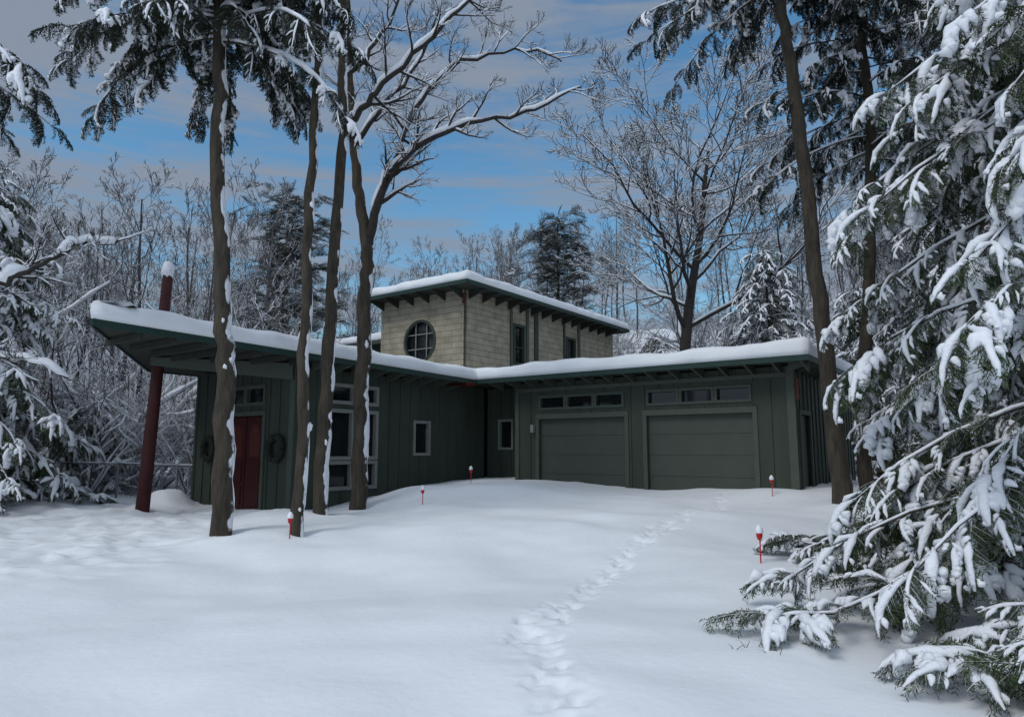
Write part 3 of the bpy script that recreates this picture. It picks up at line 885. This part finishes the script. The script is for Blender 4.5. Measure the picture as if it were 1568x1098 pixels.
bx, by = 8.6, 34.5
bare_tree_mesh(ob, 15.5, .38, 104, spread=1.05, limbs=17, t0=.30, snow=.7, up=.08, l0=.72, base=Vector((bx, by, hz(bx, by) - .3)), rmin=.014, c1=9, c2=7, c3=5, lean=.0)
ob.obj("bare_oak_tree", [M_bark_tw, M_snow2], True)
protos = []
for i in range(6):
    mb = MB()
    bare_tree_mesh(mb, 14, .15, 200 + i, spread=[.55, .6, .75, .5, .7, .6][i], limbs=11, t0=[.35, .3, .25, .45, .3, .35][i], up=.10, l0=.36, rmin=.012, c1=6, c2=5, c3=3)
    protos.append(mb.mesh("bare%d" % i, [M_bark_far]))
C_bare = coll("bare_tree_kind", protos)
rg = random.Random(77)
P_ = []
while len(P_) < 150:
    d = rg.uniform(33, 80); bx = rg.uniform(-.9, .9)
    x = bx * d; y = d
    if abs(bx - .02) < .14 and d < 45: continue
    if abs(bx - .26) < .12 and d < 50: continue
    s_ = rg.uniform(.75, 1.08)
    if -.2 < bx < .12: s_ *= .9
    if bx > .1: s_ *= .82
    P_.append((Vector((x, y, hz(x, y) - .2)), (0, 0, rg.random() * 6.28), (s_ * .95, s_ * .95, s_), rg.randrange(6)))
for x, y, s_ in ((-14.5, 27, .8), (-12.2, 25.5, .72), (-10.2, 28, .8), (-16.5, 29, .85), (-19, 27, .8), (-8.6, 27.5, .7), (-21, 30, .9), (-13.2, 30, .9), (-18, 24, .7), (-15.5, 24, .62), (-11.0, 23.5, .6)):
    P_.append((Vector((x, y, hz(x, y) - .2)), (0, 0, x * 3), s_, int(-x) % 6))
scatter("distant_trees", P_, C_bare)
protos = []
for i in range(4):
    mb = MB()
    rng = random.Random(300 + i)
    PR = [dict(n=6, w=.16, up=.06, k=5, c=7, a=.8, l=.55, rr=.6), dict(n=5, w=.2, up=.0, k=4, c=6, a=.8, l=.55, rr=.6, rmin=.007),
          dict(n=4, w=.2, up=.0, k=3, c=4, a=.8, l=.55, rr=.7, rmin=.006), dict(n=3, w=.2, up=0, k=3, c=0, a=.8, l=.5, rmin=.006)]
    for j in range(5):
        an = j * 1.3 + rng.random()
        grow(mb, Vector((rng.gauss(0, .12), rng.gauss(0, .12), 0)), Vector((math.cos(an) * .6, math.sin(an) * .6, 1)), rng.uniform(2.2, 4), .035, 0, PR, rng, 2.1)
    protos.append(mb.mesh("shrub%d" % i, [M_bark_white, M_snow2]))
C_shrub = coll("snowy_shrub_kind", protos)
P_ = []
while len(P_) < 120:
    d = rg.uniform(21, 55); bx = rg.uniform(-.9, .9); x, y = bx * d, d
    if d < 36 and -.42 < bx < .52: continue
    if d < 24 and bx > -.5 and bx < .6: continue
    s_ = rg.uniform(.7, 1.3) * (1 if d < 35 else 1.35)
    P_.append((Vector((x, y, hz(x, y) - .1)), (0, 0, rg.random() * 6.28), s_, rg.randrange(4)))
for x, y, s_ in ((-13.0, 20.2, 1.7), (-14.9, 21.0, 2.0), (-17, 19.5, 1.8), (-11.6, 22.5, 1.8), (-10.6, 24.5, 1.9), (-13.4, 23, 2.1), (-10.9, 20.6, .9), (-9.8, 22, 1.1), (-12.0, 19.6, .8), (-9.5, 20.4, .7)):
    P_.append((Vector((x, y, hz(x, y) - .1)), (0, 0, x), s_, int(-x * 2) % 4))
scatter("snowy_understory", P_, C_shrub)

# ------------------------------------------------------------------ small things
def marker(x, y, h=.38):
    z = hz(x, y)
    m = MB()
    m.tube([Vector((x, y, z - .3)), Vector((x + .005, y, z + h * .75))], [.009, .009], 6, 0)
    m.lathe((x, y, z + h * .62), [(.004, 0), (.024, .015), (.036, .05), (.038, .085), (.034, .11), (.0, .125)], 12, 0)
    m.lathe((x, y, z + h * .62), [(.040, .088), (.048, .105), (.045, .135), (.030, .165), (.012, .185), (0, .19)], 12, 1)
    m.obj("driveway_marker", [M_reflect, M_snow2], True)
for mk in ((2.95, 8.35, .42), (-3.40, 10.7, .42), (-1.93, 15.0, .36), (-1.07, 18, .42), (5.62, 15.0, .42)): marker(*mk)

fm = MB()
fpts = [(-12.0, 18.4), (-10.6, 18.6), (-9.1, 18.8), (-7.6, 19.0)]
for i, (x, y) in enumerate(fpts):
    z = hz(x, y)
    fm.tube([Vector((x, y, z - .2)), Vector((x, y, z + .95))], [.03, .03], 8, 0)
    fm.blob((x, y, z + .99), .06, 1, 1, 1, 1, i)
    if i:
        x0_, y0_ = fpts[i - 1]; z0_ = hz(x0_, y0_)
        a_, b_ = Vector((x0_, y0_, z0_)), Vector((x, y, z))
        up = Vector((0, 0, .9))
        fm.tube([a_ + up, b_ + up], [.022, .022], 6, 0)
        fm.tube([a_ + up * 1.03, b_ + up * 1.03], [.028, .028], 6, 1, flat=.7)
        L = (b_ - a_).length; n = int(L / .11); hf = .85 / L
        for j in range(-7, n + 1):
            for sgn in (1, -1):
                ta = j / n; tb = ta + hf; za, zb_ = .03, .88
                if ta < 0: za += -ta / hf * .85; ta = 0
                if tb > 1: zb_ -= (tb - 1) / hf * .85; tb = 1
                if zb_ <= za: continue
                if sgn < 0: za, zb_ = .91 - za, .91 - zb_
                fm.tube([a_.lerp(b_, ta) + Vector((0, 0, za)), a_.lerp(b_, tb) + Vector((0, 0, zb_))], [.005, .005], 3, 0, cap=False)
fm.obj("chain_link_fence", [M_metal, M_snow2], True)
m = MB(); x, y = -11.2, 17.6; z = hz(x, y)
m.tube([Vector((x, y, z - .2)), Vector((x, y, z + .15)), Vector((x + .02, y, z + .30))], [.2, .17, .14], 10, 0, wob=.25, rng=rs)
m.blob((x, y, z + .36), .22, 1.0, 1.0, .95, 1, 2, .5)
m.obj("tree_stump", [M_bark, M_snow2], True)
m = MB(); x, y = 9.6, 18.0; z = hz(x, y)
for row in range(6):
    for c_ in range(8):
        px_ = x + c_ * .17 + (row % 2) * .085; pz = z + .08 + row * .15
        m.tube([Vector((px_, y - .25, pz)), Vector((px_, y + .25, pz))], [.08, .075], 7, 0, wob=.25, rng=rs)
m.blob((x + .65, y, z + 1.05), .5, 1.6, .8, .5, 1, 8, .25, 16, 9)
m.obj("firewood_stack", [M_wood, M_snow2], True)
m = MB()
rr_ = random.Random(3)
for cx_, cy_ in ((1.72, 5.55), (1.80, 5.62), (1.98, 5.5)):
    for _ in range(2):
        p0 = Vector((cx_ + rr_.gauss(0, .04), cy_, hz(cx_, cy_) - .02)); d_ = Vector((rr_.gauss(-.3, .6), rr_.gauss(0, .3), .5)).normalized()
        p1 = p0 + d_ * rr_.uniform(.04, .10)
        m.tube([p0, p1, p1 + Vector((rr_.gauss(0, .04), 0, .01))], [.003, .0025, .0015], 4, 0)
m.obj("weed_stalks", [M_bark_tw], True)

# ------------------------------------------------------------------ sky & light
wd = bpy.data.worlds.new("World"); scene.world = wd; wd.use_nodes = True
N, L = wd.node_tree.nodes, wd.node_tree.links
bg = N["Background"]
sky = N.new("ShaderNodeTexSky"); sky.sky_type = 'NISHITA'; sky.sun_disc = False
SE, SR = math.radians(48), math.radians(225)
sky.sun_elevation = SE; sky.sun_rotation = SR
sky.air_density = 1.3; sky.dust_density = .1; sky.ozone_density = 3
tint = N.new("ShaderNodeMix"); tint.data_type = 'RGBA'; tint.blend_type = 'MULTIPLY'; tint.inputs[0].default_value = 1
tint.inputs[7].default_value = (.66, 1.0, 1.10, 1)
L.new(sky.outputs[0], tint.inputs[6])
tc = N.new("ShaderNodeTexCoord")
def streak(sc_z, scale, rot, off):
    mp = N.new("ShaderNodeMapping"); mp.inputs["Scale"].default_value = (1.0, 1.0, sc_z); mp.inputs["Rotation"].default_value = (0, rot, 0)
    mp.inputs["Location"].default_value = (off, off * .7, 0)
    L.new(tc.outputs["Generated"], mp.inputs["Vector"])
    nz = N.new("ShaderNodeTexNoise"); nz.inputs["Scale"].default_value = scale; nz.inputs["Detail"].default_value = 8; nz.inputs["Roughness"].default_value = .58
    nz.inputs["Distortion"].default_value = .5
    L.new(mp.outputs[0], nz.inputs["Vector"])
    return nz.outputs["Fac"]
n1 = streak(4.0, 2.0, .15, 1.3)
n2 = streak(9.0, 3.2, .08, 4.1)
nm = N.new("ShaderNodeMath"); nm.operation = 'MULTIPLY_ADD'; nm.inputs[1].default_value = .55; L.new(n2, nm.inputs[0])
nh = N.new("ShaderNodeMath"); nh.operation = 'MULTIPLY'; nh.inputs[1].default_value = .45; L.new(n1, nh.inputs[0]); L.new(nh.outputs[0], nm.inputs[2])
sp = N.new("ShaderNodeSeparateXYZ"); L.new(tc.outputs["Generated"], sp.inputs[0])
cov = N.new("ShaderNodeMapRange"); cov.inputs[1].default_value = .75; cov.inputs[2].default_value = -.1
cov.inputs[3].default_value = .0; cov.inputs[4].default_value = .40
L.new(sp.outputs[1], cov.inputs[0])
ax_ = N.new("ShaderNodeMath"); ax_.operation = 'MULTIPLY'; L.new(sp.outputs[0], ax_.inputs[0]); L.new(sp.outputs[0], ax_.inputs[1])
am = N.new("ShaderNodeMath"); am.operation = 'MULTIPLY_ADD'; am.inputs[1].default_value = .30; L.new(ax_.outputs[0], am.inputs[0]); L.new(nm.outputs[0], am.inputs[2])
ad = N.new("ShaderNodeMath"); ad.operation = 'ADD'; L.new(am.outputs[0], ad.inputs[0]); L.new(cov.outputs[0], ad.inputs[1])
cr = N.new("ShaderNodeMapRange"); cr.interpolation_type = 'SMOOTHSTEP'
cr.inputs[1].default_value = .43; cr.inputs[2].default_value = .61
L.new(ad.outputs[0], cr.inputs[0])
cb = N.new("ShaderNodeMapRange"); cb.inputs[1].default_value = .5; cb.inputs[2].default_value = -.3; cb.inputs[3].default_value = 2.7; cb.inputs[4].default_value = 6.2
L.new(sp.outputs[1], cb.inputs[0])
cc = N.new("ShaderNodeVectorMath"); cc.operation = 'SCALE'; cc.inputs[0].default_value = (.80, .96, 1.22); L.new(cb.outputs[0], cc.inputs["Scale"])
mx = N.new("ShaderNodeMix"); mx.data_type = 'RGBA'
L.new(cc.outputs[0], mx.inputs[7])
L.new(cr.outputs[0], mx.inputs[0]); L.new(tint.outputs[2], mx.inputs[6])
L.new(mx.outputs[2], bg.inputs["Color"])
bg.inputs["Strength"].default_value = .115

sl = bpy.data.lights.new("sun", 'SUN'); sl.energy = 1.25; sl.angle = math.radians(22); sl.color = (1, .975, .93)
so = link(bpy.data.objects.new("sun", sl))
dv = Vector((math.sin(SR) * math.cos(SE), math.cos(SR) * math.cos(SE), math.sin(SE)))
so.rotation_euler = dv.to_track_quat('Z', 'Y').to_euler()
so.location = (0, 0, 40)

cd = bpy.data.cameras.new("camera"); cam = link(bpy.data.objects.new("camera", cd))
cd.lens = 24; cd.sensor_width = 36; cd.clip_end = 1200; cd.clip_start = .05
cam.location = (0, 0, EYE)
cam.rotation_euler = (math.radians(90 + 7.68), 0, 0)
scene.camera = cam
scene.view_settings.view_transform = 'Standard'
try: scene.view_settings.look = 'None'
except Exception: pass
scene.view_settings.exposure = 0
